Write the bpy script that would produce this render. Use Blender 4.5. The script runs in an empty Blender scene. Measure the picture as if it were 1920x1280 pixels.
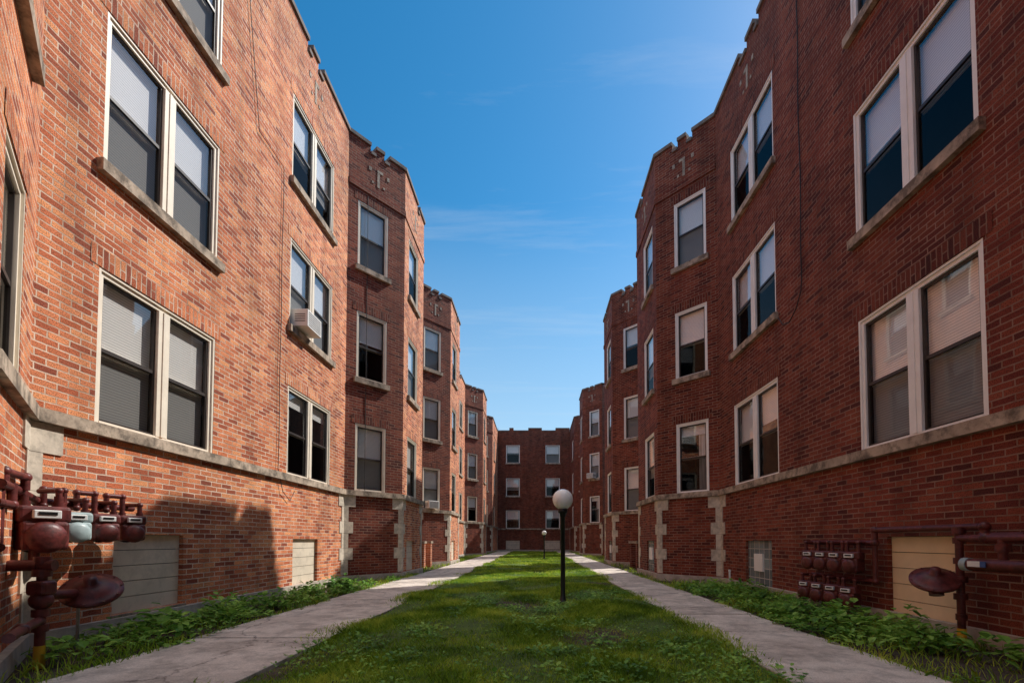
import bpy, math, random
import numpy as np
from mathutils import Vector, Matrix
random.seed(7); rng=np.random.default_rng(7)
scene=bpy.context.scene

# ------------------------------------------------------------------ materials
def newmat(name):
    m=bpy.data.materials.new(name); m.use_nodes=True
    nt=m.node_tree; nt.nodes.clear()
    out=nt.nodes.new('ShaderNodeOutputMaterial')
    return m,nt,out
def N(nt,t,**kw):
    n=nt.nodes.new(t)
    for k,v in kw.items(): setattr(n,k,v)
    return n
def ramp(nt,stops):
    r=N(nt,'ShaderNodeValToRGB'); e=r.color_ramp.elements
    while len(e)<len(stops): e.new(0.5)
    for el,(p,c) in zip(e,stops):
        el.position=p; el.color=(c[0],c[1],c[2],1) if not isinstance(c,(int,float)) else (c,c,c,1)
    return r
def noise(nt,vec,scale,detail=4,rough=0.6):
    n=N(nt,'ShaderNodeTexNoise'); n.inputs['Scale'].default_value=scale
    n.inputs['Detail'].default_value=detail; n.inputs['Roughness'].default_value=rough
    if vec is not None: nt.links.new(vec,n.inputs['Vector'])
    return n
def mix(nt,typ,fac,a,b):
    m=N(nt,'ShaderNodeMix',data_type='RGBA',blend_type=typ)
    for s,v in ((m.inputs[0],fac),(m.inputs[6],a),(m.inputs[7],b)):
        if hasattr(v,'is_linked') or isinstance(v,bpy.types.NodeSocket): nt.links.new(v,s)
        elif isinstance(v,(int,float)): s.default_value=v if s.type=='VALUE' else (v,v,v,1)
        else: s.default_value=(v[0],v[1],v[2],1)
    return m.outputs[2]

def brick_mat(name,c1,c2,mortar,dark):
    m,nt,out=newmat(name); L=nt.links.new
    uv=N(nt,'ShaderNodeTexCoord').outputs['UV']
    obj=N(nt,'ShaderNodeTexCoord').outputs['Object']
    wob=noise(nt,uv,9,2); 
    sub=N(nt,'ShaderNodeVectorMath',operation='SUBTRACT'); L(wob.outputs['Color'],sub.inputs[0]); sub.inputs[1].default_value=(.5,.5,.5)
    sc=N(nt,'ShaderNodeVectorMath',operation='SCALE'); L(sub.outputs[0],sc.inputs[0]); sc.inputs['Scale'].default_value=.014
    ad=N(nt,'ShaderNodeVectorMath',operation='ADD'); L(uv,ad.inputs[0]); L(sc.outputs[0],ad.inputs[1])
    b=N(nt,'ShaderNodeTexBrick'); L(ad.outputs[0],b.inputs['Vector'])
    b.offset=.5; b.squash=1
    b.inputs['Scale'].default_value=1; b.inputs['Brick Width'].default_value=.215
    b.inputs['Row Height'].default_value=.0685; b.inputs['Mortar Size'].default_value=.0075
    b.inputs['Mortar Smooth'].default_value=.25; b.inputs['Bias'].default_value=0
    b.inputs['Color1'].default_value=(0,0,0,1); b.inputs['Color2'].default_value=(1,1,1,1); b.inputs['Mortar'].default_value=(.5,.5,.5,1)
    r=ramp(nt,[(0,dark),(.22,c1),(.75,c2),(1,(c2[0]*1.15,c2[1]*1.35,c2[2]*1.3))]); L(b.outputs['Color'],r.inputs[0])
    mp=N(nt,'ShaderNodeMapping'); mp.inputs['Scale'].default_value=(1.6,1,1); L(uv,mp.inputs[0])
    g=noise(nt,mp.outputs[0],70,4,.7); gr=ramp(nt,[(.36,.20),(.53,1.2)]); L(g.outputs['Fac'],gr.inputs[0])
    col=mix(nt,'MULTIPLY',.95,r.outputs[0],gr.outputs[0])
    big=noise(nt,obj,.55,5,.65); br=ramp(nt,[(.3,.62),(.7,1.25)]); L(big.outputs['Fac'],br.inputs[0])
    col=mix(nt,'MULTIPLY',.9,col,br.outputs[0])
    mn=noise(nt,obj,3,4); mr=ramp(nt,[(.3,(mortar[0]*.5,mortar[1]*.42,mortar[2]*.38)),(.58,mortar)]); L(mn.outputs['Fac'],mr.inputs[0])
    col=mix(nt,'MIX',b.outputs['Fac'],col,mr.outputs[0])
    mp2=N(nt,'ShaderNodeMapping'); mp2.inputs['Scale'].default_value=(2.5,.25,1); L(uv,mp2.inputs[0])
    s=noise(nt,mp2.outputs[0],1,5,.6); sr=ramp(nt,[(.35,.66),(.55,1.05)]); L(s.outputs['Fac'],sr.inputs[0])
    col=mix(nt,'MULTIPLY',.7,col,sr.outputs[0])
    p=N(nt,'ShaderNodeBsdfPrincipled'); L(col,p.inputs['Base Color']); p.inputs['Roughness'].default_value=.85
    p.inputs['Specular IOR Level'].default_value=.25
    h=N(nt,'ShaderNodeMath',operation='MULTIPLY_ADD'); L(b.outputs['Fac'],h.inputs[0]); h.inputs[1].default_value=-1.0
    g2=N(nt,'ShaderNodeMath',operation='MULTIPLY'); L(g.outputs['Fac'],g2.inputs[0]); g2.inputs[1].default_value=1.3
    L(g2.outputs[0],h.inputs[2])
    bp=N(nt,'ShaderNodeBump'); bp.inputs['Strength'].default_value=1; bp.inputs['Distance'].default_value=.008
    L(h.outputs[0],bp.inputs['Height']); L(bp.outputs[0],p.inputs['Normal']); L(p.outputs[0],out.inputs[0])
    return m
def simple(name,c,rough=.6,var=.25,scale=8,bump=.0,metal=0,spec=.4,streak=None):
    m,nt,out=newmat(name); L=nt.links.new
    o=N(nt,'ShaderNodeTexCoord').outputs['Object']
    n=noise(nt,o,scale,5,.65); r=ramp(nt,[(.3,tuple(x*(1-var) for x in c)),(.7,tuple(min(1,x*(1+var)) for x in c))])
    L(n.outputs['Fac'],r.inputs[0]); col=r.outputs[0]
    if streak:
        n3=noise(nt,o,streak[0],5,.7); r3=ramp(nt,[(.45,1.0),(.62,streak[1])]); L(n3.outputs['Fac'],r3.inputs[0])
        col=mix(nt,'MULTIPLY',1,col,r3.outputs[0])
    p=N(nt,'ShaderNodeBsdfPrincipled'); L(col,p.inputs['Base Color'])
    p.inputs['Roughness'].default_value=rough; p.inputs['Metallic'].default_value=metal; p.inputs['Specular IOR Level'].default_value=spec
    if bump:
        n2=noise(nt,o,scale*6,4); bp=N(nt,'ShaderNodeBump'); bp.inputs['Distance'].default_value=bump; L(n2.outputs['Fac'],bp.inputs['Height']); L(bp.outputs[0],p.inputs['Normal'])
    L(p.outputs[0],out.inputs[0]); return m
M={}
M['brick']=brick_mat('orange_red_brick',(.58,.155,.066),(.78,.275,.125),(.84,.65,.50),(.32,.08,.045))
M['brickd']=brick_mat('deep_red_brick',(.185,.036,.022),(.265,.060,.033),(.35,.21,.15),(.10,.024,.018))  # same brick, with the shade of right and end walls put into the colour
M['stone']=simple('limestone',(.62,.53,.42),.85,.2,4,.003,streak=(9,.7))
M['inset']=simple('weathered_stone_inset',(.45,.36,.28),.85,.3,6,.003,streak=(7,.6))
M['ledge']=simple('ledge_stone',(.46,.36,.27),.9,.35,3,.004,streak=(5,.35))
M['coping']=simple('coping_stone',(.20,.16,.14),.9,.35,3,.004)
M['cream']=simple('cream_paint',(.84,.74,.60),.5,.08,5)
M['white']=simple('offwhite_paint',(.94,.91,.86),.5,.05,5)
M['storm']=simple('bronze_frame',(.045,.035,.03),.4,.2,5)
M['dark']=simple('interior_dark',(.02,.02,.022),.9,.3,2)
M['board']=simple('painted_siding_board',(.74,.63,.49),.7,.1,3,streak=(6,.8))
M['boardtan']=simple('painted_tan_board',(.86,.66,.42),.7,.08,3)
M['concrete_base']=simple('foundation_concrete',(.48,.41,.34),.9,.3,5,.004)
M['roof']=simple('roof_felt',(.08,.08,.08),.9,.3,2)
M['red']=simple('maroon_paint',(.13,.027,.024),.42,.4,9,.001,streak=(14,.5))
M['greymetal']=simple('grey_meter_paint',(.34,.42,.42),.4,.15,9)
M['label']=simple('white_label',(.75,.75,.72),.5,.05,9)
M['bluelabel']=simple('blue_label',(.05,.11,.3),.5,.05,9)
M['yellow']=simple('yellow_paint',(.7,.42,.03),.5,.15,9)
M['black']=simple('black_metal',(.012,.012,.012),.35,.2,9)
M['galv']=simple('galvanised',(.4,.4,.4),.5,.2,9,metal=.6)
M['acw']=simple('ac_plastic',(.80,.78,.74),.5,.08,5)
M['soil']=simple('soil',(.075,.055,.04),.95,.5,6,.02)
M['bark']=simple('bark',(.10,.075,.055),.9,.4,12,.02)
def globe_mat():
    m,nt,out=newmat('opal_globe'); p=N(nt,'ShaderNodeBsdfPrincipled'); p.inputs['Base Color'].default_value=(.97,.93,.89,1)
    p.inputs['Roughness'].default_value=.25; p.inputs['Subsurface Weight'].default_value=.3; p.inputs['Subsurface Radius'].default_value=(.1,.1,.1)
    nt.links.new(p.outputs[0],out.inputs[0]); return m
M['globe']=globe_mat()
def glass_mat(name,tint,base,k=1.0):
    m,nt,out=newmat(name); L=nt.links.new
    ge=N(nt,'ShaderNodeNewGeometry')
    dt=N(nt,'ShaderNodeVectorMath',operation='DOT_PRODUCT'); L(ge.outputs['Normal'],dt.inputs[0]); L(ge.outputs['Incoming'],dt.inputs[1])
    ab=N(nt,'ShaderNodeMath',operation='ABSOLUTE'); L(dt.outputs['Value'],ab.inputs[0])
    om=N(nt,'ShaderNodeMath',operation='SUBTRACT'); om.inputs[0].default_value=1; L(ab.outputs[0],om.inputs[1])
    pw=N(nt,'ShaderNodeMath',operation='POWER'); L(om.outputs[0],pw.inputs[0]); pw.inputs[1].default_value=3.4
    a=N(nt,'ShaderNodeMath',operation='MULTIPLY_ADD'); a.inputs[1].default_value=(1-base)*k; a.inputs[2].default_value=base; a.use_clamp=True; L(pw.outputs[0],a.inputs[0])
    o=N(nt,'ShaderNodeTexCoord').outputs['Object']
    n=noise(nt,o,1.0,1); bp=N(nt,'ShaderNodeBump'); bp.inputs['Strength'].default_value=.35; bp.inputs['Distance'].default_value=.008; L(n.outputs['Fac'],bp.inputs['Height'])
    t=N(nt,'ShaderNodeBsdfTransparent'); t.inputs[0].default_value=(*tint,1)
    g=N(nt,'ShaderNodeBsdfGlossy'); g.inputs['Roughness'].default_value=.02; g.inputs['Color'].default_value=(.97,.97,.97,1); L(bp.outputs[0],g.inputs['Normal'])
    mx=N(nt,'ShaderNodeMixShader'); L(a.outputs[0],mx.inputs[0]); L(t.outputs[0],mx.inputs[1]); L(g.outputs[0],mx.inputs[2]); L(mx.outputs[0],out.inputs[0])
    return m
M['glass']=glass_mat('window_glass',(.96,.96,.96),.10,.9)
M['screen']=glass_mat('window_screen_glass',(.50,.50,.50),.02,.14)
def blind_mat(name,c):
    m,nt,out=newmat(name); L=nt.links.new
    uv=N(nt,'ShaderNodeTexCoord').outputs['UV']; sp=N(nt,'ShaderNodeSeparateXYZ'); L(uv,sp.inputs[0])
    d=N(nt,'ShaderNodeMath',operation='MULTIPLY'); L(sp.outputs[1],d.inputs[0]); d.inputs[1].default_value=1/.032
    fr=N(nt,'ShaderNodeMath',operation='FRACT'); L(d.outputs[0],fr.inputs[0])
    r=ramp(nt,[(0,tuple(x*.4 for x in c)),(.2,tuple(x*.85 for x in c)),(.6,c),(1,tuple(x*.8 for x in c))]); L(fr.outputs[0],r.inputs[0])
    p=N(nt,'ShaderNodeBsdfPrincipled'); L(r.outputs[0],p.inputs['Base Color']); p.inputs['Roughness'].default_value=.6
    bp=N(nt,'ShaderNodeBump'); bp.inputs['Distance'].default_value=.006; L(fr.outputs[0],bp.inputs['Height']); L(bp.outputs[0],p.inputs['Normal'])
    L(p.outputs[0],out.inputs[0]); return m
M['blind']=blind_mat('venetian_blind',(.97,.95,.91))
def curtain_mat():
    m,nt,out=newmat('curtain'); L=nt.links.new
    uv=N(nt,'ShaderNodeTexCoord').outputs['UV']
    mp=N(nt,'ShaderNodeMapping'); mp.inputs['Scale'].default_value=(14,.8,1); L(uv,mp.inputs[0])
    n=noise(nt,mp.outputs[0],1,2); r=ramp(nt,[(.3,(.35,.33,.3)),(.7,(.75,.73,.7))]); L(n.outputs['Fac'],r.inputs[0])
    p=N(nt,'ShaderNodeBsdfPrincipled'); L(r.outputs[0],p.inputs['Base Color']); L(p.outputs[0],out.inputs[0]); return m
M['curtain']=curtain_mat()
def glassblock_mat():
    m,nt,out=newmat('glass_block'); L=nt.links.new
    uv=N(nt,'ShaderNodeTexCoord').outputs['UV']
    b=N(nt,'ShaderNodeTexBrick'); L(uv,b.inputs['Vector']); b.offset=0; b.inputs['Scale'].default_value=1
    b.inputs['Brick Width'].default_value=.19; b.inputs['Row Height'].default_value=.19; b.inputs['Mortar Size'].default_value=.012; b.inputs['Mortar Smooth'].default_value=.4
    b.inputs['Color1'].default_value=(.12,.16,.17,1); b.inputs['Color2'].default_value=(.3,.36,.36,1); b.inputs['Mortar'].default_value=(.55,.52,.48,1)
    p=N(nt,'ShaderNodeBsdfPrincipled'); L(b.outputs['Color'],p.inputs['Base Color']); p.inputs['Roughness'].default_value=.12
    n=noise(nt,uv,30,2); h=N(nt,'ShaderNodeMath',operation='ADD'); L(n.outputs['Fac'],h.inputs[0]); L(b.outputs['Fac'],h.inputs[1])
    bp=N(nt,'ShaderNodeBump'); bp.inputs['Distance'].default_value=.02; L(h.outputs[0],bp.inputs['Height']); L(bp.outputs[0],p.inputs['Normal'])
    L(p.outputs[0],out.inputs[0]); return m
M['glassblock']=glassblock_mat()
def leafy(name,a,b,c,rough=.5):
    m,nt,out=newmat(name); L=nt.links.new
    g=N(nt,'ShaderNodeNewGeometry'); o=N(nt,'ShaderNodeTexCoord').outputs['Object']
    n=noise(nt,o,1.1,5,.75); ad=N(nt,'ShaderNodeMath',operation='MULTIPLY_ADD'); L(g.outputs['Random Per Island'],ad.inputs[0]); ad.inputs[1].default_value=.45
    s=N(nt,'ShaderNodeMath',operation='MULTIPLY_ADD'); L(n.outputs['Fac'],s.inputs[0]); s.inputs[1].default_value=2.8; s.inputs[2].default_value=-1.1
    L(s.outputs[0],ad.inputs[2])
    r=ramp(nt,[(.1,a),(.5,b),(.95,c)]); L(ad.outputs[0],r.inputs[0])
    p=N(nt,'ShaderNodeBsdfPrincipled'); L(r.outputs[0],p.inputs['Base Color']); p.inputs['Roughness'].default_value=rough; p.inputs['Specular IOR Level'].default_value=.3
    t=N(nt,'ShaderNodeBsdfTranslucent'); L(r.outputs[0],t.inputs[0])
    mx=N(nt,'ShaderNodeMixShader'); mx.inputs[0].default_value=.35; L(p.outputs[0],mx.inputs[1]); L(t.outputs[0],mx.inputs[2]); L(mx.outputs[0],out.inputs[0]); return m
M['grass']=leafy('grass_blades',(.08,.17,.016),(.27,.44,.030),(.68,.76,.10))
M['weed']=leafy('weed_leaves',(.05,.14,.02),(.17,.36,.05),(.40,.62,.11))
M['treeleaf']=leafy('tree_leaves',(.04,.08,.015),(.07,.14,.02),(.1,.2,.03))
def turf():
    m,nt,out=newmat('turf'); L=nt.links.new; o=N(nt,'ShaderNodeTexCoord').outputs['Object']
    n=noise(nt,o,3,8,.75); r=ramp(nt,[(.3,(.05,.06,.02)),(.5,(.08,.14,.02)),(.72,(.14,.22,.03))]); L(n.outputs['Fac'],r.inputs[0])
    p=N(nt,'ShaderNodeBsdfPrincipled'); L(r.outputs[0],p.inputs['Base Color']); p.inputs['Roughness'].default_value=.9
    n2=noise(nt,o,60,4); bp=N(nt,'ShaderNodeBump'); bp.inputs['Distance'].default_value=.03; L(n2.outputs['Fac'],bp.inputs['Height']); L(bp.outputs[0],p.inputs['Normal']); L(p.outputs[0],out.inputs[0]); return m
M['turf']=turf()
def pathmat():
    m,nt,out=newmat('concrete_path'); L=nt.links.new; o=N(nt,'ShaderNodeTexCoord').outputs['Object']
    n=noise(nt,o,1.3,8,.7); r=ramp(nt,[(.3,(.46,.39,.33)),(.5,(.68,.59,.51)),(.7,(.84,.75,.66))]); L(n.outputs['Fac'],r.inputs[0])
    f=noise(nt,o,90,3,.8); fr=ramp(nt,[(.3,.55),(.65,1.15)]); L(f.outputs['Fac'],fr.inputs[0])
    col=mix(nt,'MULTIPLY',.7,r.outputs[0],fr.outputs[0])
    v=N(nt,'ShaderNodeTexVoronoi',feature='DISTANCE_TO_EDGE'); v.inputs['Scale'].default_value=.75
    w=noise(nt,o,2.5,5,.7); mxv=N(nt,'ShaderNodeMix',data_type='VECTOR'); mxv.inputs[0].default_value=.3; L(o,mxv.inputs[4]); L(w.outputs['Color'],mxv.inputs[5]); L(mxv.outputs[1],v.inputs['Vector'])
    cr=ramp(nt,[(0,.2),(.010,1)]); L(v.outputs['Distance'],cr.inputs[0]); col=mix(nt,'MULTIPLY',.7,col,cr.outputs[0])
    st=noise(nt,o,3.2,7,.75); sr=ramp(nt,[(.46,1),(.58,.60),(.7,.42)]); L(st.outputs['Fac'],sr.inputs[0]); col=mix(nt,'MULTIPLY',.75,col,sr.outputs[0])
    p=N(nt,'ShaderNodeBsdfPrincipled'); L(col,p.inputs['Base Color']); p.inputs['Roughness'].default_value=.85
    bp=N(nt,'ShaderNodeBump'); bp.inputs['Distance'].default_value=.004; L(f.outputs['Fac'],bp.inputs['Height']); L(bp.outputs[0],p.inputs['Normal']); L(p.outputs[0],out.inputs[0]); return m
M['path']=pathmat()
M['wire']=simple('cable',(.02,.02,.02),.6,.1,9)

# ------------------------------------------------------------------ builder
class B:
    def __init__(s,bm='brick'): s.b={}; s.bm=bm
    def add(s,name,mat,vs,fs,uvs=None,smooth=False):
        if mat=='brick': mat=s.bm
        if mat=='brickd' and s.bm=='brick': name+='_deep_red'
        k=s.b.setdefault(name,dict(mat=mat,v=[],f=[],uv=[],sm=[]))
        o=len(k['v']); k['v']+= [tuple(v) for v in vs]
        for i,f in enumerate(fs):
            k['f'].append(tuple(o+a for a in f)); k['sm'].append(smooth)
            k['uv'].append(uvs[i] if uvs else [(0,0)]*len(f))
    def box(s,name,mat,c,e,rot=None,sc=1):
        vs=[]
        for x in(-1,1):
            for y in(-1,1):
                for z in(-1,1):
                    v=Vector((x*e[0]/2,y*e[1]/2,z*e[2]/2))
                    if rot is not None: v=rot@v
                    vs.append(Vector(c)+v)
        s.add(name,mat,vs,[(0,1,3,2),(4,6,7,5),(0,4,5,1),(2,3,7,6),(0,2,6,4),(1,5,7,3)])
    def cyl(s,name,mat,p,q,r,r2=None,n=14):
        p=Vector(p);q=Vector(q); a=(q-p).normalized(); r2=r if r2 is None else r2
        u=a.orthogonal().normalized(); w=a.cross(u)
        vs=[];
        for P,R in((p,r),(q,r2)):
            for i in range(n):
                t=2*math.pi*i/n; vs.append(P+(u*math.cos(t)+w*math.sin(t))*R)
        s.add(name,mat,vs,[(i,(i+1)%n,n+(i+1)%n,n+i) for i in range(n)],smooth=True)
        s.add(name,mat,vs[:n],[tuple(range(n))]); s.add(name,mat,vs[n:],[tuple(range(n))])
    def lathe(s,name,mat,c,axis,prof,n=28):
        c=Vector(c);a=Vector(axis).normalized();u=a.orthogonal().normalized();w=a.cross(u)
        vs=[]
        for r,h in prof:
            for i in range(n):
                t=2*math.pi*i/n; vs.append(c+a*h+(u*math.cos(t)+w*math.sin(t))*max(r,.0004))
        fs=[]
        for j in range(len(prof)-1):
            for i in range(n): fs.append((j*n+i,j*n+(i+1)%n,(j+1)*n+(i+1)%n,(j+1)*n+i))
        s.add(name,mat,vs,fs,smooth=True)
    def sph(s,name,mat,c,r,n=20,sz=1):
        s.lathe(name,mat,c,(0,0,1),[(r*math.sin(math.pi*i/12),-r*sz*math.cos(math.pi*i/12)) for i in range(13)],n)
    def pipe(s,name,mat,pts,r,fit=1.35):
        for a,b in zip(pts[:-1],pts[1:]): s.cyl(name,mat,a,b,r)
        for p in pts[1:-1]: s.sph(name,mat,p,r*fit,12)
    def build(s,parent,bevel={}):
        obs=[]
        for nm,k in s.b.items():
            me=bpy.data.meshes.new(nm); me.from_pydata(k['v'],[],k['f'])
            uvl=me.uv_layers.new(name='UVMap'); flat=[c for f in k['uv'] for uv in f for c in uv]
            uvl.data.foreach_set('uv',flat); me.polygons.foreach_set('use_smooth',k['sm'])
            me.materials.append(M[k['mat']]); me.update()
            o=bpy.data.objects.new(nm,me); scene.collection.objects.link(o); o.parent=parent; obs.append(o)
            if nm in bevel:
                w=o.modifiers.new('bevel','BEVEL'); w.width=bevel[nm]; w.segments=3; w.limit_method='ANGLE'
        return obs
def empty(name,loc=(0,0,0)):
    e=bpy.data.objects.new(name,None); scene.collection.objects.link(e); e.location=loc; return e

# ------------------------------------------------------------------ wall strip class
class Strip:
    def __init__(s,pts,sgn):
        s.p=[Vector(p) for p in pts]; s.s=sgn; s.n=[];s.t=[];s.L=[];s.acc=[0]
        for a,b in zip(s.p[:-1],s.p[1:]):
            d=b-a; s.L.append(d.length); t=d.normalized(); s.t.append(t); s.n.append(Vector((t.y,-t.x))*sgn); s.acc.append(s.acc[-1]+d.length)
    def off(s,i,d):
        P=s.p[i]
        if i==0: return P+s.n[0]*d
        if i==len(s.p)-1: return P+s.n[-1]*d
        a,b=s.n[i-1],s.n[i]; m=(a+b); m=m/m.length
        return P+m*(d/m.dot(a))
    def pt(s,i,u,d,z):
        if u<=1e-6: q=s.off(i,d)
        elif u>=s.L[i]-1e-6: q=s.off(i+1,d)
        else: q=s.p[i]+s.t[i]*u+s.n[i]*d
        return Vector((q.x,q.y,z))
    def prism(s,b,name,mat,i,u0,u1,d0,d1,z0,z1):
        vs=[s.pt(i,u,d,z) for u in(u0,u1) for d in(d0,d1) for z in(z0,z1)]
        A=s.acc[i]
        def uvf(idx,horiz): 
            r=[]
            for k in idx:
                u=(u0,u1)[k>>2]; d=(d0,d1)[(k>>1)&1]; z=(z0,z1)[k&1]
                r.append((A+u+ (d if not horiz else 0), z) if not horiz else (A+u,d))
            return r
        fs=[(2,3,7,6),(0,1,5,4),(0,2,6,4),(1,3,7,5)]
        uvs=[uvf(fs[0],0),uvf(fs[1],0),uvf(fs[2],1),uvf(fs[3],1)]
        if u0>1e-6: fs.append((0,1,3,2)); uvs.append(uvf(fs[-1],0))
        if u1<s.L[i]-1e-6: fs.append((4,5,7,6)); uvs.append(uvf(fs[-1],0))
        b.add(name,mat,vs,fs,uvs)
    def wall(s,b,i,z0,z1,ops,depth=.11,mat='brick'):
        L=s.L[i]; us=sorted({0,L,*[o[0] for o in ops],*[o[1] for o in ops]}); zs=sorted({z0,z1,*[o[2] for o in ops],*[o[3] for o in ops]})
        A=s.acc[i]
        for a,c in zip(us[:-1],us[1:]):
            for e,g in zip(zs[:-1],zs[1:]):
                mu,mz=(a+c)/2,(e+g)/2
                if any(o[0]<mu<o[1] and o[2]<mz<o[3] for o in ops): continue
                b.add('brick_walls',mat,[s.pt(i,a,0,e),s.pt(i,c,0,e),s.pt(i,c,0,g),s.pt(i,a,0,g)],[(0,1,2,3)],[[(A+a,e),(A+c,e),(A+c,g),(A+a,g)]])
        for (a,c,e,g) in ops:
            dp=.26 if g>=z1-1e-4 else depth
            def q(pp,uv): b.add('brick_walls',mat,pp,[(0,1,2,3)],[uv])
            for u in(a,c):
                q([s.pt(i,u,0,e),s.pt(i,u,-dp,e),s.pt(i,u,-dp,g),s.pt(i,u,0,g)],[(A+u,e),(A+u+dp,e),(A+u+dp,g),(A+u,g)])
            q([s.pt(i,a,0,e),s.pt(i,c,0,e),s.pt(i,c,-dp,e),s.pt(i,a,-dp,e)],[(A+a,e),(A+c,e),(A+c,e+dp),(A+a,e+dp)])
            if g<z1-1e-4: q([s.pt(i,a,0,g),s.pt(i,c,0,g),s.pt(i,c,-dp,g),s.pt(i,a,-dp,g)],[(A+a,g),(A+c,g),(A+c,g+dp),(A+a,g+dp)])

SILL=[2.25,5.10,7.98]; HEAD=[3.95,6.82,9.68]
def window(b,S,i,u0,u1,z0,z1,units,fr,cas=.075,style=None,ledge=False,bmat='brick'):
    P=lambda n,m,a,c,d0,d1,e,g: S.prism(b,n,m,i,a,c,d0,d1,e,g)
    F='window_casings'
    P(F,fr,u0+.001,u0+cas,-.10,-.025,z0+.001,z1-.001); P(F,fr,u1-cas,u1-.001,-.10,-.025,z0+.001,z1-.001)
    P(F,fr,u0+cas,u1-cas,-.10,-.027,z1-cas,z1-.002); P(F,fr,u0+cas,u1-cas,-.10,-.02,z0+.002,z0+.045)
    for a,c in((u0+.001,u0+.03),(u1-.03,u1-.001)): P(F,fr,a,c,-.025,-.004,z0+.002,z1-.002)
    P(F,fr,u0+.03,u1-.03,-.027,-.006,z1-.03,z1-.003)
    bays=[]
    a,c=u0+cas,u1-cas
    if units==2:
        mw=.17; mid=(a+c)/2
        P(F,fr,mid-mw/2,mid+mw/2,-.10,-.015,z0+.045,z1-cas)
        P(F,fr,mid-.02,mid+.02,-.015,-.004,z0+.045,z1-cas)
        bays=[(a,mid-mw/2),(mid+mw/2,c)]
    else: bays=[(a,c)]
    zb,zt=z0+.045,z1-cas; zm=zb+(zt-zb)*.5
    st=style if style is not None else random.choice([0,0,0,1,1,2,3])
    for (a,c) in bays:
        w=.028
        for x0,x1 in((a,a+w),(c-w,c)): P('window_sashes','storm',x0,x1,-.085,-.05,zb,zt)
        for e,g in((zb,zb+w),(zm-.02,zm+.02),(zt-w,zt)): P('window_sashes','storm',a+w,c-w,-.083,-.052,e,g)
        def q(nm,mt,d,e,g,x0=a+w,x1=c-w):
            b.add(nm,mt,[S.pt(i,x0,d,e),S.pt(i,x1,d,e),S.pt(i,x1,d,g),S.pt(i,x0,d,g)],[(0,1,2,3)],[[(x0,e),(x1,e),(x1,g),(x0,g)]])
        q('window_glass_upper','glass',-.07,zm+.02,zt-w); q('window_glass_lower','screen',-.066,zb+w,zm-.02)
        P('inner_sash',fr,a+w,c-w,-.115,-.09,zm-.03,zm+.03)
        if st==0: q('window_blinds','blind',-.14,zb,zt,a-.02,c+.02)
        elif st==1:
            k=zb+(zt-zb)*random.choice([.35,.45,.5,.6]); q('window_blinds','blind',-.14,k,zt,a-.02,c+.02); P('blind_bottom_rail','white',a,c,-.15,-.13,k-.03,k)
        elif st==2: q('window_curtains','curtain',-.18,zb,zt,a-.02,a+(c-a)*random.uniform(.3,.5)); q('window_blinds','blind',-.14,zt-.25,zt,a-.02,c+.02)
        else: q('window_blinds','blind',-.14,zm+random.uniform(0,.3),zt,a-.02,c+.02)
    vs=[S.pt(i,u,d,z) for u in(u0+.001,u1-.001) for d in(-1.0,-.112) for z in(z0,z1)]
    b.add('room_interiors','dark',vs,[(0,1,5,4),(0,1,3,2),(4,5,7,6),(0,2,6,4),(1,3,7,5)])
    if not ledge:
        P('stone_sills','ledge',u0-.07,u1+.07,-.05,.075,z0-.13,z0-.001)
    A=S.acc[i]; vs=[S.pt(i,u0-.1,.006,z1+.002),S.pt(i,u1+.1,.006,z1+.002),S.pt(i,u1+.1,.006,z1+.21),S.pt(i,u0-.1,.006,z1+.21)]
    b.add('soldier_lintels',bmat,vs,[(0,1,2,3)],[[(.004,u0),(.004,u1+.2),(.211,u1+.2),(.211,u0)]])

def board(b,S,i,u0,u1,z0,z1,mat):
    n=5; h=(z1-z0)/n
    for k in range(n): 
        S.prism(b,'basement_window_boards_'+mat,mat,i,u0+.002,u1-.002,-.10,-.055,z0+k*h+.004,z0+(k+1)*h-.004)
    S.prism(b,'basement_window_backing','dark',i,u0+.001,u1-.001,-.13,-.101,z0+.001,z1-.001)

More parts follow.
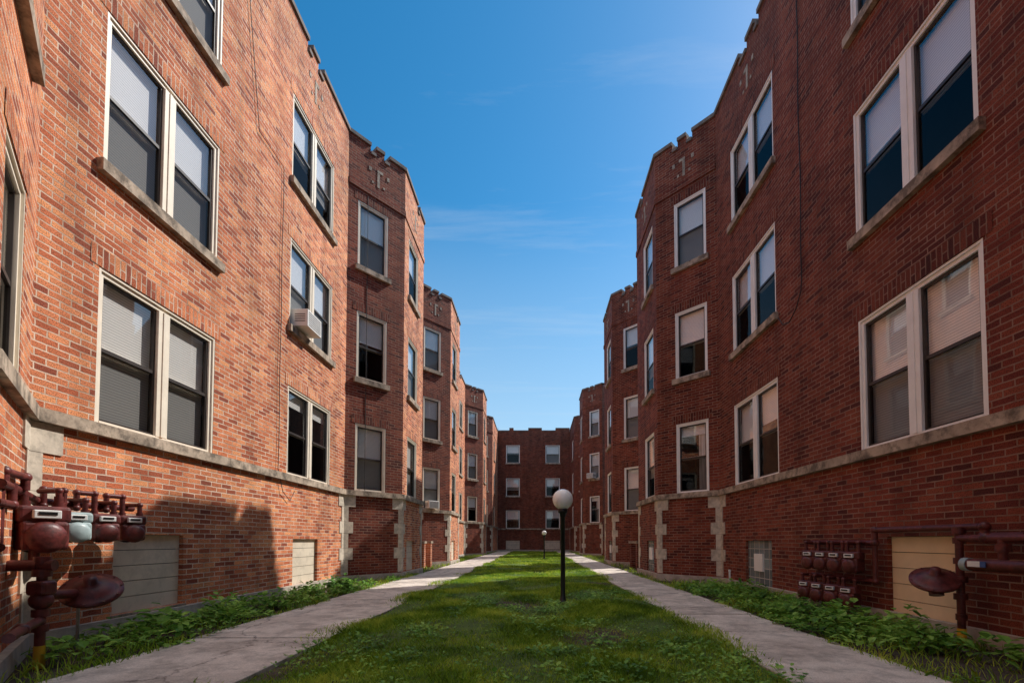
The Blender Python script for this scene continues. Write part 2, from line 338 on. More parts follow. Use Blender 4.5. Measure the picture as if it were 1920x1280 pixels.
def facade(b,S,kinds,ztop,frames,ledge_z,acb=None):
    ZT0=ztop
    for i,k in enumerate(kinds):
        ops=[]; ztop=k.get('top',ZT0); bm=k.get('bm','brick')
        if ztop<2:
            S.wall(b,i,0,ztop,[]); S.prism(b,'garden_wall_coping','coping',i,.01,S.L[i]-.01,-.2,.03,ztop+.002,ztop+.07); continue  # low wall across an added light gap
        for (u0,u1,n,*stl) in k.get('win',[]):
            for f in range(3): ops.append((u0,u1,SILL[f] if f else ledge_z+.0,HEAD[f]))
        for (u0,u1,z0,z1,ty) in k.get('base',[]): ops.append((u0,u1,z0,z1))
        nb=k.get('notch',[])
        for (u0,u1,dz) in nb: ops.append((u0,u1,ztop-dz,ztop))
        S.wall(b,i,0,ztop,ops,mat=bm)
        for (u0,u1,n,*stl) in k.get('win',[]):
            for f in range(3):
                st=stl[0][f] if stl else None
                window(b,S,i,u0,u1,SILL[f] if f else ledge_z,HEAD[f],n,frames,style=st,ledge=(f==0),bmat=bm)
        for (u0,u1,z0,z1,ty) in k.get('base',[]):
            if ty=='gb':
                b.add('glass_block_window','glassblock',[S.pt(i,u0,-.05,z0),S.pt(i,u1,-.05,z0),S.pt(i,u1,-.05,z1),S.pt(i,u0,-.05,z1)],[(0,1,2,3)],[[(0,0),(u1-u0,0),(u1-u0,z1-z0),(0,z1-z0)]])
                c=(u0+u1)/2+.05; S.prism(b,'vent_cover','white',i,c-.17,c+.17,-.05,-.02,z0+.32,z0+.66)
            else: board(b,S,i,u0,u1,z0,z1,ty)
            S.prism(b,'basement_sills','ledge',i,u0-.04,u1+.04,-.05,.03,z0-.06,z0-.002)
        L=S.L[i]
        S.prism(b,'stone_ledge','ledge',i,0,L,-.02,.07,ledge_z-.13,ledge_z-.002)
        S.prism(b,'concrete_base','concrete_base',i,0,L,-.02,.06,-.1,.14)
        x=0
        for (u0,u1,dz) in nb:
            S.prism(b,'parapet_coping','coping',i,x,u0,-.32,.045,ztop+.002,ztop+.09)
            S.prism(b,'parapet_coping','coping',i,u0+.004,u1-.004,-.32,.04,ztop-dz+.002,ztop-dz+.08); x=u1
        S.prism(b,'parapet_coping','coping',i,x,L,-.32,.045,ztop+.002,ztop+.09)
        if k.get('band'): 
            S.prism(b,'brick_band',bm,i,0,L,-.01,.03,9.98,10.12)
        for u in k.get('tee',[]):
            S.prism(b,'stone_insets','inset',i,u-.035,u+.035,-.01,.012,10.30,10.70)
            S.prism(b,'stone_insets','inset',i,u-.035,u+.13,-.01,.0125,10.71,10.78)
            for du in(-.24,.28): S.prism(b,'stone_insets','inset',i,u+du-.035,u+du+.035,-.01,.012,10.64,10.74)
            for du in(-.16,.16): S.prism(b,'stone_insets','inset',i,u+du-.025,u+du+.025,-.01,.012,10.34,10.40)
        if k.get('q0') : quoin(b,S,i,0,ledge_z)
        if k.get('q1') : quoin(b,S,i,1,ledge_z)
def quoin(b,S,i,end,lz):
    z=.16; k=i%2; L=S.L[i]; zt=lz-.133
    hs=[.36,.28,.36,.28,.36,.28]; s=(zt-z)/sum(hs)
    for j,h in enumerate(hs):
        w=.12 if (j%2==0) else .24
        h*=s
        if j==len(hs)-1: w=.30
        a,c=(0,w) if end==0 else (L-w,L)
        S.prism(b,'stone_quoins','stone',i,a,c,-.01,.014+.002*(j%2),z+.002,z+h-.002)
        z+=h

def side_kinds(S,left):
    K=[]
    for i in range(len(S.L)):
        L=S.L[i]; a,c=S.p[i],S.p[i+1]; K.append({})
        k=K[-1]
        dx=abs(a.x-c.x)>.1
        if dx:
            toward=(abs(c.x)<abs(a.x))
            w=(.27,1.12,1) if toward else (L-1.12,L-.27,1)
            k['win']=[w]; k['q0']=k['q1']=True; k['band']=True; k['tee']=[L*.5]
            k['notch']=[(L*.36,L*.45,.2),(L*.60,L*.69,.2)]
        elif abs(a.x)<4.2:
            k['q0']=k['q1']=True; k['band']=True
            if L<3: k['win']=[(.42,1.42,1)]; k['notch']=[(L*.62,L*.7,.2)]; k['base']=[(.45,1.25,.15,1.0,'board' if left else 'gb')]; k['tee']=[L*.5]
            else: k['win']=[(1.0,2.0,1)]
        elif 2<L<3:
            k['win']=[(.6,1.6,1)]; k['notch']=[(.9,1.1,.2)]
    return K
# ---------------- left building
Lp=[(-3.55,-6),(-3.55,2.9),(-4.70,4.18),(-4.70,11.1),(-3.64,12.35),(-3.64,14.45),(-4.70,15.7),(-4.70,17.9),(-3.64,19.15),(-3.64,21.4),(-4.70,22.7),(-4.70,29.8),(-3.64,31.05),(-3.64,33.2),(-4.70,34.45),(-4.70,36.6),(-3.64,37.9),(-3.64,43)]
SL=Strip(Lp,1); KL=side_kinds(SL,True)
KL[0]=dict(win=[(5.6,6.6,1)],q1=True)
KL[1]['win']=[(.3,1.15,1)]
KL[2]=dict(win=[(.62,2.39,2,[0,0,0]),(4.35,6.13,2,[2,0,1])],base=[(.89,1.89,.17,1.07,'board'),(4.62,5.62,.12,1.03,'board')],notch=[(1.2,1.5,.2),(4.85,5.0,.2),(5.3,5.5,.2)],tee=[5.2],q0=True,q1=True)
KL[10]=dict(win=[(.62,2.39,2),(4.35,6.13,2)],notch=[(5.0,5.4,.2)],q0=True,q1=True)
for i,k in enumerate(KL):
    if i>2 and abs(SL.p[i].x-SL.p[i+1].x)>.1: k['bm']='brickd'  # angled bay faces get their shade from the darkened brick colour
# ---------------- right building: blocks split by unseen gaps, shaped to let sun onto the lawn
Rp=[(3.2,-6),(3.2,2.45),(4.35,3.70),(4.35,10.7),(3.2,11.9),(3.2,14.15),(4.35,15.4),(4.35,17.6),(3.2,18.85),(3.2,21.1),(4.35,22.4),(4.35,29.6),(3.2,30.9),(3.2,33.1),(4.35,34.4),(4.35,36.5),(3.2,37.8),(3.2,43)]
SR=Strip(Rp,-1); KR=side_kinds(SR,False)
KR[0]=dict(win=[(5.6,6.6,1)],q1=True)
KR[2]=dict(win=[(.63,2.35,2,[0,1,0]),(4.40,6.20,2,[3,1,1])],base=[(1.0,1.94,.1,1.05,'boardtan'),(4.71,5.74,.08,1.0,'gb')],notch=[(1.2,1.5,.2),(4.85,5.0,.2),(5.35,5.65,.2)],tee=[5.35],q0=True,q1=True)
KR[6]=dict(top=1.0); KR[10]=dict(top=1.0); KR[14]=dict(top=1.0)  # walls cut low in the added gaps so sun gets through
KR[4]['win']=[(.34,1.36,1)]
ZT=11.28; DG=.78*9.65
def wq(b,a,c,ztop,z0=0):
    L=(Vector(a)-Vector(c)).length
    b.add('rear_brick_walls','brick',[(a[0],a[1],z0),(c[0],c[1],z0),(c[0],c[1],ztop),(a[0],a[1],ztop)],[(0,1,2,3)],[[(0,z0),(L,z0),(L,ztop),(0,ztop)]])
def roofpoly(b,P,xback,z,ya=None,yb=None):
    pts=[(p.x,p.y,z) for p in P]+[(xback,P[-1].y if yb is None else yb,z),(xback,P[0].y if ya is None else ya,z)]
    b.add('flat_roof','roof',pts,[tuple(range(len(pts)))])
bl=B(); facade(bl,SL,KL,ZT,'cream',2.25); roofpoly(bl,SL.p,-14,10.6)
wq(bl,(-14,-6),(-14,43),10.9); wq(bl,(-3.55,-6),(-14,-6),10.9)
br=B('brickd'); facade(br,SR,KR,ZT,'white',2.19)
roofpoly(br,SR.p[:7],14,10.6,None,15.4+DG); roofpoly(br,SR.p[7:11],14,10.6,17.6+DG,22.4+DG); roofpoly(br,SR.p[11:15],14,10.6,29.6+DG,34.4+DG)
roofpoly(br,SR.p[15:],14,10.6,36.5+DG-1.1,None)
wq(br,(14,-6),(14,15.4+DG),10.9); wq(br,(14,17.6+DG),(14,22.4+DG),10.9); wq(br,(14,29.6+DG),(14,34.4+DG),10.9); wq(br,(3.2,-6),(14,-6),10.9)
for y in(15.4,17.6,22.4,29.6,34.4): wq(br,(4.35,y),(14,y+DG),11.2)  # unseen gap sides, slanted along the sun direction
wq(br,(4.35,36.5),(12.6,42.95),11.2)
for b,x0,x1,y in((bl,-4.69,-3.95,17.2),(br,3.5,4.34,16.9)):
    for yy in(y-1.0,y):
        xa,xb=x0,x1
        for (p,q) in(((xa,yy-.12),(xb,yy-.12)),((xb,yy-.12),(xb,yy+.12)),((xb,yy+.12),(xa,yy+.12)),((xa,yy+.12),(xa,yy-.12))):
            L=(Vector(p)-Vector(q)).length
            b.add('stoop_piers','brick',[(*p,0),(*q,0),(*q,.9),(*p,.9)],[(0,1,2,3)],[[(0,0),(L,0),(L,.9),(0,.9)]])
        b.box('stoop_caps','ledge',((xa+xb)/2,yy,.94),(abs(xb-xa)+.06,.32,.08))
eL=empty('brick_apartment_building'); bl.build(eL)
eR=empty('brick_apartment_building'); br.build(eR)
# ---------------- end building
SE=Strip([(-3.64,43),(3.2,43)],1)
sv=(SILL[:],HEAD[:]); SILL[:]=[2.15,5.2,8.35]; HEAD[:]=[3.85,6.9,10.05]
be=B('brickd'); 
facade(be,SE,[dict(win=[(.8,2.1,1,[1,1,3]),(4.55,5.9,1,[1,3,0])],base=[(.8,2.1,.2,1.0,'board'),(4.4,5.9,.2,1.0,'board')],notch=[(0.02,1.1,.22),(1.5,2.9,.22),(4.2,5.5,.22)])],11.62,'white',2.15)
SILL[:]=sv[0]; HEAD[:]=sv[1]
be.add('flat_roof','roof',[(-14,43,10.9),(14,43,10.9),(14,54,10.9),(-14,54,10.9)],[(0,1,2,3)])
for a,c in(((-14,54),(14,54)),((-14,43.02),(-14,54)),((14,43.02),(14,54)),((3.2,43.03),(14,43.03))): wq(be,a,c,11.2)
eE=empty('brick_apartment_building'); be.build(eE)

# ------------------------------------------------------------------ ground, paths, lawn
def sheet(name,mat,x0,x1,y0,y1,z,nx=1,ny=1,zf=None):
    vs=[];fs=[]
    for j in range(ny+1):
        for i in range(nx+1):
            x=x0+(x1-x0)*i/nx;y=y0+(y1-y0)*j/ny; vs.append((x,y,z+(zf(x,y) if zf else 0)))
    for j in range(ny):
        for i in range(nx):
            a=j*(nx+1)+i; fs.append((a,a+1,a+nx+2,a+nx+1))
    me=bpy.data.meshes.new(name); me.from_pydata(vs,[],fs); me.materials.append(M[mat]); o=bpy.data.objects.new(name,me); scene.collection.objects.link(o); return o
sheet('ground','soil',-300,300,-300,300,-.03)
def path_obj(x0,x1):
    b=B(); y=-5.8; k=0
    while y<41.5:
        l=1.5; dz=random.uniform(-.006,.006)
        b.box('slab','path',((x0+x1)/2,y+l/2,-.035+dz),(x1-x0,l-.018,.09)); y+=l
    e=empty('footpath'); b.build(e,{'slab':.006})
path_obj(-3.5,-2.12); path_obj(1.80,2.92)
b=B(); b.box('cross_slab','path',(-.2,42.2,-.03),(6.8,1.4,.08)); e=empty('footpath'); b.build(e)
b=B(); b.box('slab','path',(0,-8.5,-.03),(60,4,.09)); e=empty('street_pavement'); b.build(e)
def lz(x,y): return .02*math.sin(x*2.1+y*.7)+.015*math.sin(y*2.3-x)
sheet('lawn_soil','turf',-2.10,1.79,-5.8,41.4,-.005,20,200,lz)
def blades(name,parts,mat):
    V=[];
    for (n,x0,x1,y0,y1,h,w) in parts:
        x=rng.uniform(x0,x1,n); y=rng.uniform(y0,y1,n)
        pk=np.sin(x*3.1+np.sin(y*1.7)*2)+np.sin(y*2.3+np.cos(x*2.9)*2)
        keep=rng.uniform(0,1,n)<np.clip(.66+.28*pk,.10,1)
        x=x[keep];y=y[keep];pk=pk[keep];n=len(x)
        z=-.02+.02*np.sin(x*2.1+y*.7)+.015*np.sin(y*2.3-x)
        ang=rng.uniform(0,2*np.pi,n); hh=h*rng.uniform(.4,1.5,n)*(1+.2*pk); ww=w*rng.uniform(.6,1.3,n)
        lx=rng.normal(0,.5,n)*hh; ly=rng.normal(0,.5,n)*hh
        cx,cy=np.cos(ang)*ww,np.sin(ang)*ww
        a=np.stack([x-cx,y-cy,z],1); c=np.stack([x+cx,y+cy,z],1); 
        m1=np.stack([x-cx*.7+lx*.35,y-cy*.7+ly*.35,z+hh*.6],1); m2=np.stack([x+cx*.7+lx*.35,y+cy*.7+ly*.35,z+hh*.6],1)
        t=np.stack([x+lx,y+ly,z+hh],1)
        V.append(np.stack([a,c,m2,t,m1],1).reshape(-1,3))
    V=np.concatenate(V); nb=len(V)//5
    me=bpy.data.meshes.new(name); me.vertices.add(len(V)); me.vertices.foreach_set('co',V.astype(np.float32).ravel())
    me.loops.add(nb*5); me.loops.foreach_set('vertex_index',np.arange(nb*5,dtype=np.int32))
    me.polygons.add(nb); me.polygons.foreach_set('loop_start',np.arange(nb,dtype=np.int32)*5)
    me.materials.append(M[mat]); me.update(calc_edges=True); me.validate()
    o=bpy.data.objects.new(name,me); scene.collection.objects.link(o); return o
blades('grass',[(125000,-2.16,1.86,2.4,7,.045,.0032),(80000,-2.16,1.86,7,14,.05,.005),(70000,-2.15,1.85,14,41.4,.06,.010),
 (6000,-2.42,-2.05,2.4,14,.05,.004),(4000,1.72,2.0,2.4,14,.05,.004),(3000,-3.62,-3.40,3,14,.05,.004),(3000,2.83,3.0,3,14,.05,.004),(7000,-4.6,-3.5,8.5,40,.09,.008),(7000,2.9,4.3,9,40,.09,.008),(4000,3.0,4.3,3,9,.09,.005),(2000,-4.6,-3.5,3,9,.08,.005)],'grass')
def leaves(name,clusters,mat):
    V=[];F=[]
    for (cx,cy,hgt,rad,n,ls) in clusters:
        for _ in range(n):
            a=random.uniform(0,2*math.pi); r=rad*math.sqrt(random.random()); z=hgt*random.uniform(.15,1)*(1-.5*r/rad)
            p=Vector((cx+r*math.cos(a),cy+r*math.sin(a),z)); l=ls*random.uniform(.6,1.3); w=l*random.uniform(.28,.42)
            d=Vector((math.cos(a+random.uniform(-.8,.8)),math.sin(a+random.uniform(-.8,.8)),random.uniform(-.45,.7))).normalized()
            s=d.cross(Vector((0,0,1))).normalized(); up=s.cross(d)
            o=len(V); V+= [p,p+d*l*.35+s*w-up*l*-.08,p+d*l*.75+s*w*.7+up*l*.05,p+d*l-up*l*.1,p+d*l*.75-s*w*.7+up*l*.05,p+d*l*.35-s*w+up*l*.08,p+d*l*.5]
            F+=[(o,o+1,o+6),(o+1,o+2,o+6),(o+2,o+3,o+6),(o+3,o+4,o+6),(o+4,o+5,o+6),(o+5,o,o+6)]
    me=bpy.data.meshes.new(name); me.from_pydata([tuple(v) for v in V],[],F); me.materials.append(M[mat]); o=bpy.data.objects.new(name,me); scene.collection.objects.link(o); return o
cl=[]
for _ in range(300):
    cl.append((random.uniform(-2.05,1.75),random.uniform(2.6,14),.05,.13,20,.032))
for _ in range(30):
    cx,cy=random.uniform(-1.9,1.6),random.uniform(3,9)
    for _ in range(6): cl.append((cx+random.gauss(0,.2),cy+random.gauss(0,.2),.08,.12,22,.045))
leaves('clover',cl,'weed')
def bed(xa,xb,xi,y0,y1,n,big):
    cl=[]
    for _ in range(n):
        y=random.uniform(y0,y1)
        if math.sin(y*2.7+1)+math.sin(y*1.1)<-1.1: continue
        x=random.uniform(xa,xb); cl.append((x,y,random.uniform(.04,.24),random.uniform(.06,.18),int(random.uniform(8,28)),random.uniform(.045,.095)))
    for (px,y) in big: cl.append((px,y,random.uniform(.24,.42),random.uniform(.18,.3),85,random.uniform(.08,.125)))
    leaves('weeds',cl,'weed')
bed(-4.55,-3.5,0,3.4,11.5,190,((-4.0,6.7),(-4.2,6.2),(-3.9,5.8),(-4.1,7.4),(-4.1,8.2),(-3.9,9),(-4.2,5.2),(-3.8,4.7),(-3.9,3.9),(-4.2,9.8)))
bed(2.98,4.25,0,3.2,11,340,((3.7,9.3),(3.9,8.4),(3.5,7.6),(3.8,6.9),(3.4,6.0),(3.7,5.4),(3.9,4.9),(3.6,4.3),(3.9,3.9),(3.3,5.0)))
# ------------------------------------------------------------------ unseen, added to dapple the sun on the lawn
def dapple_tree(x,y,h,cr,nl,seed):
    R=random.Random(seed); b=B(); lean=Vector((R.uniform(-.3,.3),R.uniform(-.3,.3),0))
    pts=[Vector((x,y,-.1))+lean*(k/4)+Vector((0,0,h*.55*k/4)) for k in range(5)]
    for k in range(4): b.cyl('trunk','bark',pts[k],pts[k+1],.26-.035*k,.26-.035*(k+1),n=12)
    tips=[]
    for k in range(9):
        a=2*math.pi*k/9+R.uniform(-.3,.3); s=pts[R.choice([2,3,3,4,4])]; e=Vector((x,y,h*.74))+Vector((math.cos(a)*cr*R.uniform(.5,.9),math.sin(a)*cr*R.uniform(.5,.9),R.uniform(-.16,.22)*h))
        m=s.lerp(e,.5)+Vector((0,0,.4)); b.cyl('limbs','bark',s,m,.11,.07,n=8); b.cyl('limbs','bark',m,e,.07,.02,n=8); tips+= [e]
        for _ in range(2):
            f=e+Vector((R.gauss(0,.8),R.gauss(0,.8),R.gauss(0,.7))); b.cyl('limbs','bark',m.lerp(e,R.uniform(.2,.9)),f,.03,.01,n=6); tips.append(f)
    V=[];F=[]
    for _ in range(nl):
        t=R.choice(tips); p=t+Vector((R.gauss(0,.35),R.gauss(0,.35),R.gauss(0,.3))); l=R.uniform(.10,.18)
        d=Vector((R.gauss(0,1),R.gauss(0,1),R.gauss(0,.6))).normalized(); s=d.orthogonal().normalized()*l*.35
        o=len(V); V+=[p,p+d*l*.5+s,p+d*l,p+d*l*.5-s]; F.append((o,o+1,o+2,o+3))
    b.add('foliage','treeleaf',V,F)
    e=empty('tree'); b.build(e)
dapple_tree(11.0,31.0,15,3.4,4500,5)

# ------------------------------------------------------------------ lamps
def lamp(x,y,zt,r):
    b=B()
    b.lathe('post','black',(x,y,0),(0,0,1),[(.09,0),(.09,.02),(.055,.04),(.042,.12),(.038,.16),(.036,zt-r-.12),(.05,zt-r-.11),(.052,zt-r-.06),(.075,zt-r-.05),(.08,zt-r+.01),(.0,zt-r+.012)],20)
    b.sph('globe','globe',(x,y,zt),r,32)
    b.lathe('finial','black',(x,y,zt+r-.006),(0,0,1),[(.02,0),(.018,.012),(0,.016)],12)
    e=empty('globe_lamp_post'); b.build(e)
lamp(.43,7.29,1.66,.165); lamp(.45,25,1.42,.13)

# ------------------------------------------------------------------ gas meters
def gas_meter(b,c,n,s=1,mat='red'):
    n3=Vector((n[0],n[1],0)).normalized(); t=Vector((-n3.y,n3.x,0)); R=Matrix((t,n3,Vector((0,0,1)))).transposed(); c=Vector(c)
    P=lambda x,y,z: c+t*x*s+n3*y*s+Vector((0,0,z*s))
    nm='meter_body' if mat=='red' else 'meter_body_grey'
    b.box(nm,mat,P(0,0,-.04),(.21*s,.16*s,.17*s),R)
    b.box(nm,mat,P(0,0,.085),(.235*s,.13*s,.10*s),R)
    b.lathe(nm+'_domes',mat,P(0,.075,-.05),n3,[(.095*s,0),(.088*s,.022*s),(.06*s,.04*s),(0,.045*s)],20)
    b.lathe(nm+'_domes',mat,P(0,-.075,-.05),-n3,[(.095*s,0),(.088*s,.022*s),(.06*s,.04*s),(0,.045*s)],20)
    b.box('meter_index','label',P(0,.078,.085),(.12*s,.03*s,.05*s),R)
    b.box('meter_dials','black',P(.0,.0945,.09),(.08*s,.004*s,.018*s),R)
    for x in(-.075,.075):
        b.cyl('pipes','red',P(x,0,.13),P(x,0,.20),.021*s); b.cyl('pipes','red',P(x,0,.135),P(x,0,.165),.03*s,n=6)
    return [P(-.075,0,.2),P(.075,0,.2)]
def regulator(b,c,axis,s=1):
    b.lathe('regulator_disc','red',c,axis,[(0,-.10*s),(.05*s,-.10*s),(.07*s,-.06*s),(.15*s,-.035*s),(.19*s,-.015*s),(.225*s,-.012*s),(.225*s,.012*s),(.19*s,.016*s),(.15*s,.05*s),(.09*s,.085*s),(.05*s,.095*s),(.045*s,.15*s),(0,.155*s)],32)
    a=Vector(axis).normalized(); u=a.orthogonal().normalized(); w=a.cross(u)
    for i in range(10):
        t=2*math.pi*i/10; p=Vector(c)+(u*math.cos(t)+w*math.sin(t))*.208*s
        b.cyl('regulator_bolts','red',p-a*.02*s,p+a*.022*s,.010*s,n=6)
b=B(); n=(1,-.45)
tops=[]
spec=[(-4.28,3.93,1.10,1.45,'red'),(-4.43,4.36,1.13,1.05,'greymetal'),(-4.43,4.66,1.13,1.05,'red'),(-4.43,4.97,1.13,1.05,'red')]
for (x,y,z,s,m) in spec:
    tp=gas_meter(b,(x,y,z),n,s,m); tops.append(tp)
for k,tp in enumerate(tops):
    a,c=tp; h=.13 if k else .06
    b.pipe('pipes','red',[a,a+Vector((0,0,h)),a+Vector((-.05,-.13,h)),a+Vector((-.05,-.13,-.02)),a+Vector((-.12,-.13,-.02))],.024)
    b.pipe('pipes','red',[c,c+Vector((0,0,.05)),c+Vector((-.2,.02,.05))],.022)
b.pipe('pipes','red',[(-3.90,3.30,1.42),(-4.32,3.78,1.42),(-4.56,4.15,1.36),(-4.58,5.15,1.36)],.034)
b.pipe('pipes','red',[(-4.05,3.45,1.42),(-4.05,3.45,1.53),(-4.28,3.80,1.53),(-4.28,3.80,1.42)],.03)
b.pipe('pipes','red',[(-3.86,3.24,1.28),(-4.10,3.55,1.28),(-4.10,3.55,1.45)],.03)
rx,ry=-3.98,3.68
b.cyl('pipes','red',(rx,ry,.16),(rx,ry,.86),.033); b.cyl('yellow_sleeve','yellow',(rx,ry,-.02),(rx,ry,.16),.036)
for z,r in((.30,.05),(.42,.055),(.60,.07),(.74,.06),(.84,.055)): b.cyl('pipe_fittings','red',(rx,ry,z-.03),(rx,ry,z+.03),r,n=8)
b.box('valve_body','red',(rx,ry,.62),(.15,.13,.12)); b.sph('pipe_fittings','red',(rx,ry,.52),.075,16)
b.cyl('pipe_fittings','red',(rx-.20,ry-.06,.80),(rx+.08,ry+.02,.80),.045); b.cyl('pipe_fittings','red',(rx-.03,ry,.80),(rx+.0,ry,.80),.06)
b.pipe('pipes','red',[(rx,ry,.36),(-3.70,3.30,.36),(-3.45,3.0,.36)],.033)
b.pipe('pipes','red',[(rx,ry,.56),(-4.18,4.2,.52)],.04)
b.pipe('pipes','red',[(rx-.1,ry,.80),(-4.25,3.86,.80),(-4.25,3.86,.98)],.035)
b.pipe('pipes','red',[(-4.02,3.40,1.42),(-4.02,3.40,.95),(-3.84,3.26,.95)],.03)
regulator(b,(-4.12,4.24,.54),(.35,-.5,.8),1.0)
b.cyl('vent_pole','galv',(-4.28,4.28,0),(-4.28,4.28,.42),.013)
e=empty('gas_meter_bank'); b.build(e,{'meter_body':.03,'meter_body_grey':.03,'meter_index':.008,'valve_body':.03})
b=B(); n=(-1,-.35)
for y in(5.90,6.20,6.50,6.80):
    tp=gas_meter(b,(4.10,y,.72),n,1.0,'red')
    for a in tp: b.pipe('pipes','red',[a,a+Vector((0,0,.05)),a+Vector((.14,0,.05))],.022)
for y in(5.95,6.26,6.57,6.88):
    tp=gas_meter(b,(4.08,y,.27),n,1.0,'red')
    for a in tp: b.pipe('pipes','red',[a,a+Vector((0,0,.02)),a+Vector((.14,0,.02))],.022)
b.pipe('pipes','red',[(4.24,7.0,.97),(4.24,5.70,.97),(4.24,5.70,1.13),(4.22,4.28,1.13),(4.22,4.28,1.04),(4.2,3.9,1.04)],.036)
b.pipe('pipes','red',[(4.24,7.0,.49),(4.24,5.70,.49),(4.24,5.70,.97)],.03)
b.cyl('pipes','red',(4.18,4.50,.14),(4.18,4.50,1.13),.034); b.cyl('yellow_sleeve','yellow',(4.18,4.50,-.02),(4.18,4.50,.14),.038)
for z,r in((.25,.045),(.45,.055),(.62,.06),(.80,.05),(1.0,.05),(1.1,.055)): b.cyl('pipe_fittings','red',(4.18,4.5,z-.03),(4.18,4.5,z+.03),r,n=8)
regulator(b,(3.98,4.56,.61),(-.3,-.45,.85),.9)
b.cyl('pipes','red',(3.98,4.56,.60),(4.18,4.5,.60),.035); b.cyl('pipe_fittings','red',(3.96,4.52,.46),(3.98,4.56,.60),.06)
b.pipe('pipes','red',[(4.18,4.5,1.02),(4.05,4.1,1.02),(4.05,3.6,1.02)],.036)
b.pipe('pipes','red',[(4.0,4.2,.78),(4.0,3.5,.78)],.055); b.cyl('meter_cap','greymetal',(4.0,4.20,.78),(4.0,4.26,.78),.062)
b.box('meter_tag','label',(3.938,4.1,.79),(.006,.13,.05)); b.box('meter_tag_blue','bluelabel',(3.936,4.02,.79),(.006,.05,.05))
b.pipe('pipes','red',[(4.05,3.95,1.02),(4.05,3.95,.80)],.036); b.cyl('pipe_fittings','red',(4.05,3.95,.9),(4.05,3.95,.97),.055,n=8)
e=empty('gas_meter_bank'); b.build(e,{'meter_body':.022,'meter_index':.006})
b=B(); b.cyl('stub','acw',(4.2,9.9,0),(4.2,9.9,.35),.02); b.cyl('cap','acw',(4.2,9.9,.33),(4.2,9.9,.37),.028); e=empty('vent_pipe'); b.build(e)

# ------------------------------------------------------------------ air conditioners
def ac(c,n,w=.5,h=.32,d=.32):
    n3=Vector((n[0],n[1],0)).normalized(); t=Vector((-n3.y,n3.x,0)); R=Matrix((t,n3,Vector((0,0,1)))).transposed(); c=Vector(c); b=B()
    b.box('case','acw',c,(w,d,h),R)
    for k in range(7): b.box('louvres','storm',c+n3*(d/2+.001)+Vector((0,0,-h*.36+k*h*.12)),(w*.86,.006,h*.035),R)
    for sg in(-1,1):
        for k in range(4): b.box('side_louvres','storm',c+t*sg*(w/2+.001)+n3*.05+Vector((0,0,-h*.2+k*h*.13)),(.006,d*.5,h*.04),R)
    e=empty('window_air_conditioner'); b.build(e,{'case':.012})
ac((-4.62,8.95,5.32),(1,0),.56,.34,.40)
ac((-4.25,18.42,2.45),(.76,-.65),.5,.3,.4)
ac((3.72,30.2,5.3),(-.76,-.65),.55,.35,.45)

# ------------------------------------------------------------------ cables
def cable(pts,r=.006):
    c=bpy.data.curves.new('wall_cable','CURVE'); c.dimensions='3D'; c.bevel_depth=r; s=c.splines.new('POLY'); s.points.add(len(pts)-1)
    for p,q in zip(s.points,pts): p.co=(*q,1)
    c.materials.append(M['wire']); o=bpy.data.objects.new('wall_cable',c); scene.collection.objects.link(o)
y0=7.25
pts=[(4.32,y0+.05*math.sin(k*.9)*.3,11.2-k*.35) for k in range(18)]
z=pts[-1][2]
pts+=[(4.31,y0+.02,z-.2),(4.30,y0+.14,z-.42),(4.30,y0+.35,z-.55),(4.30,y0+.55,z-.5),(4.30,y0+.7,z-.3)]
cable(pts,.009)
pts=[(-4.67,6.9+.25*k/5,11.2-k*.3) for k in range(12)]+[(-4.67,8.2+.01*math.sin(k),7.9-k*.35) for k in range(17)]+[(-4.66,8.35,1.9),(-4.66,8.6,1.75),(-4.66,8.75,1.95)]
cable(pts,.006)
cable([(-4.35,11.50,9.9-k*.4) for k in range(20)]+[(-4.25,11.6,1.95),(-4.15,11.7,2.1)],.007)

# ------------------------------------------------------------------ sun + sky
sd=Vector((1,.78,1.247)).normalized()
sun=bpy.data.lights.new('sun','SUN'); sun.energy=5.0; sun.angle=math.radians(.5); sun.color=(1,.95,.88)
so=bpy.data.objects.new('sun',sun); scene.collection.objects.link(so); so.rotation_euler=sd.to_track_quat('Z','Y').to_euler()
w=bpy.data.worlds.new('World'); scene.world=w; w.use_nodes=True; nt=w.node_tree; nt.nodes.clear(); L=nt.links.new
out=N(nt,'ShaderNodeOutputWorld'); bg=N(nt,'ShaderNodeBackground'); bg.inputs['Strength'].default_value=.15
sky=N(nt,'ShaderNodeTexSky',sky_type='NISHITA'); sky.sun_disc=False
sky.sun_elevation=math.asin(sd.z); sky.sun_rotation=math.atan2(sd.x,sd.y); sky.air_density=1.0; sky.dust_density=.3; sky.ozone_density=1.5
hs=N(nt,'ShaderNodeHueSaturation'); hs.inputs['Saturation'].default_value=1.42; hs.inputs['Value'].default_value=1.12; hs.inputs['Hue'].default_value=.488; L(sky.outputs[0],hs.inputs['Color'])
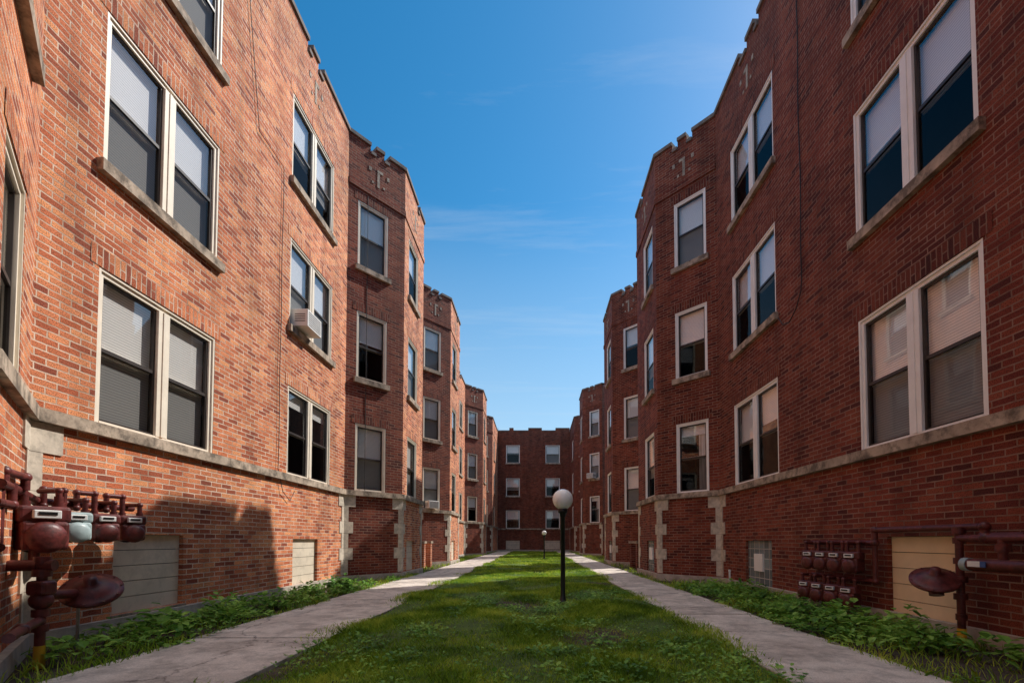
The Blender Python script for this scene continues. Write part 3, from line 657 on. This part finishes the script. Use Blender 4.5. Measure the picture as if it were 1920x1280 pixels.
tc=N(nt,'ShaderNodeTexCoord').outputs['Generated']; sp=N(nt,'ShaderNodeSeparateXYZ'); L(tc,sp.inputs[0])
mxz=N(nt,'ShaderNodeMath',operation='MAXIMUM'); L(sp.outputs[2],mxz.inputs[0]); mxz.inputs[1].default_value=.08
dv=N(nt,'ShaderNodeVectorMath',operation='DIVIDE'); L(tc,dv.inputs[0]); cb=N(nt,'ShaderNodeCombineXYZ'); 
for k in range(3): L(mxz.outputs[0],cb.inputs[k])
L(cb.outputs[0],dv.inputs[1])
mp=N(nt,'ShaderNodeMapping'); mp.inputs['Rotation'].default_value=(0,0,math.radians(-42)); mp.inputs['Scale'].default_value=(.40,2.4,0); mp.inputs['Location'].default_value=(.4,.3,0); L(dv.outputs[0],mp.inputs[0])
n1=noise(nt,mp.outputs[0],1.4,10,.66); n1.inputs['Distortion'].default_value=.3
r=ramp(nt,[(.52,0),(.66,.12),(.84,.35)]); L(n1.outputs['Fac'],r.inputs[0])
skc=mix(nt,'MIX',r.outputs[0],hs.outputs[0],(5.4,5.7,6.0))
hz=ramp(nt,[(0.0,.85),(.2,.62),(.6,0)]); L(sp.outputs[2],hz.inputs[0])
skc=mix(nt,'MIX',hz.outputs[0],skc,(3.7,4.9,5.9))
zc=ramp(nt,[(.83,0),(.95,1)]); L(sp.outputs[2],zc.inputs[0])
skc=mix(nt,'MIX',zc.outputs[0],skc,(9.0,8.9,8.8))  # bright overhead patch, added out of view to light the ground
L(skc,bg.inputs[0]); L(bg.outputs[0],out.inputs[0])

# ------------------------------------------------------------------ camera
cam=bpy.data.cameras.new('camera'); co=bpy.data.objects.new('camera',cam); scene.collection.objects.link(co)
co.location=(0,0,1.0); co.rotation_euler=(math.radians(92),0,0)
cam.sensor_width=36; cam.sensor_fit='HORIZONTAL'; cam.lens=16.0; cam.shift_x=-45/1920; cam.shift_y=(983-640)/1920; cam.clip_end=1000; cam.clip_start=.05
scene.camera=co
scene.view_settings.view_transform='Standard'; scene.view_settings.look='None'; scene.view_settings.exposure=0
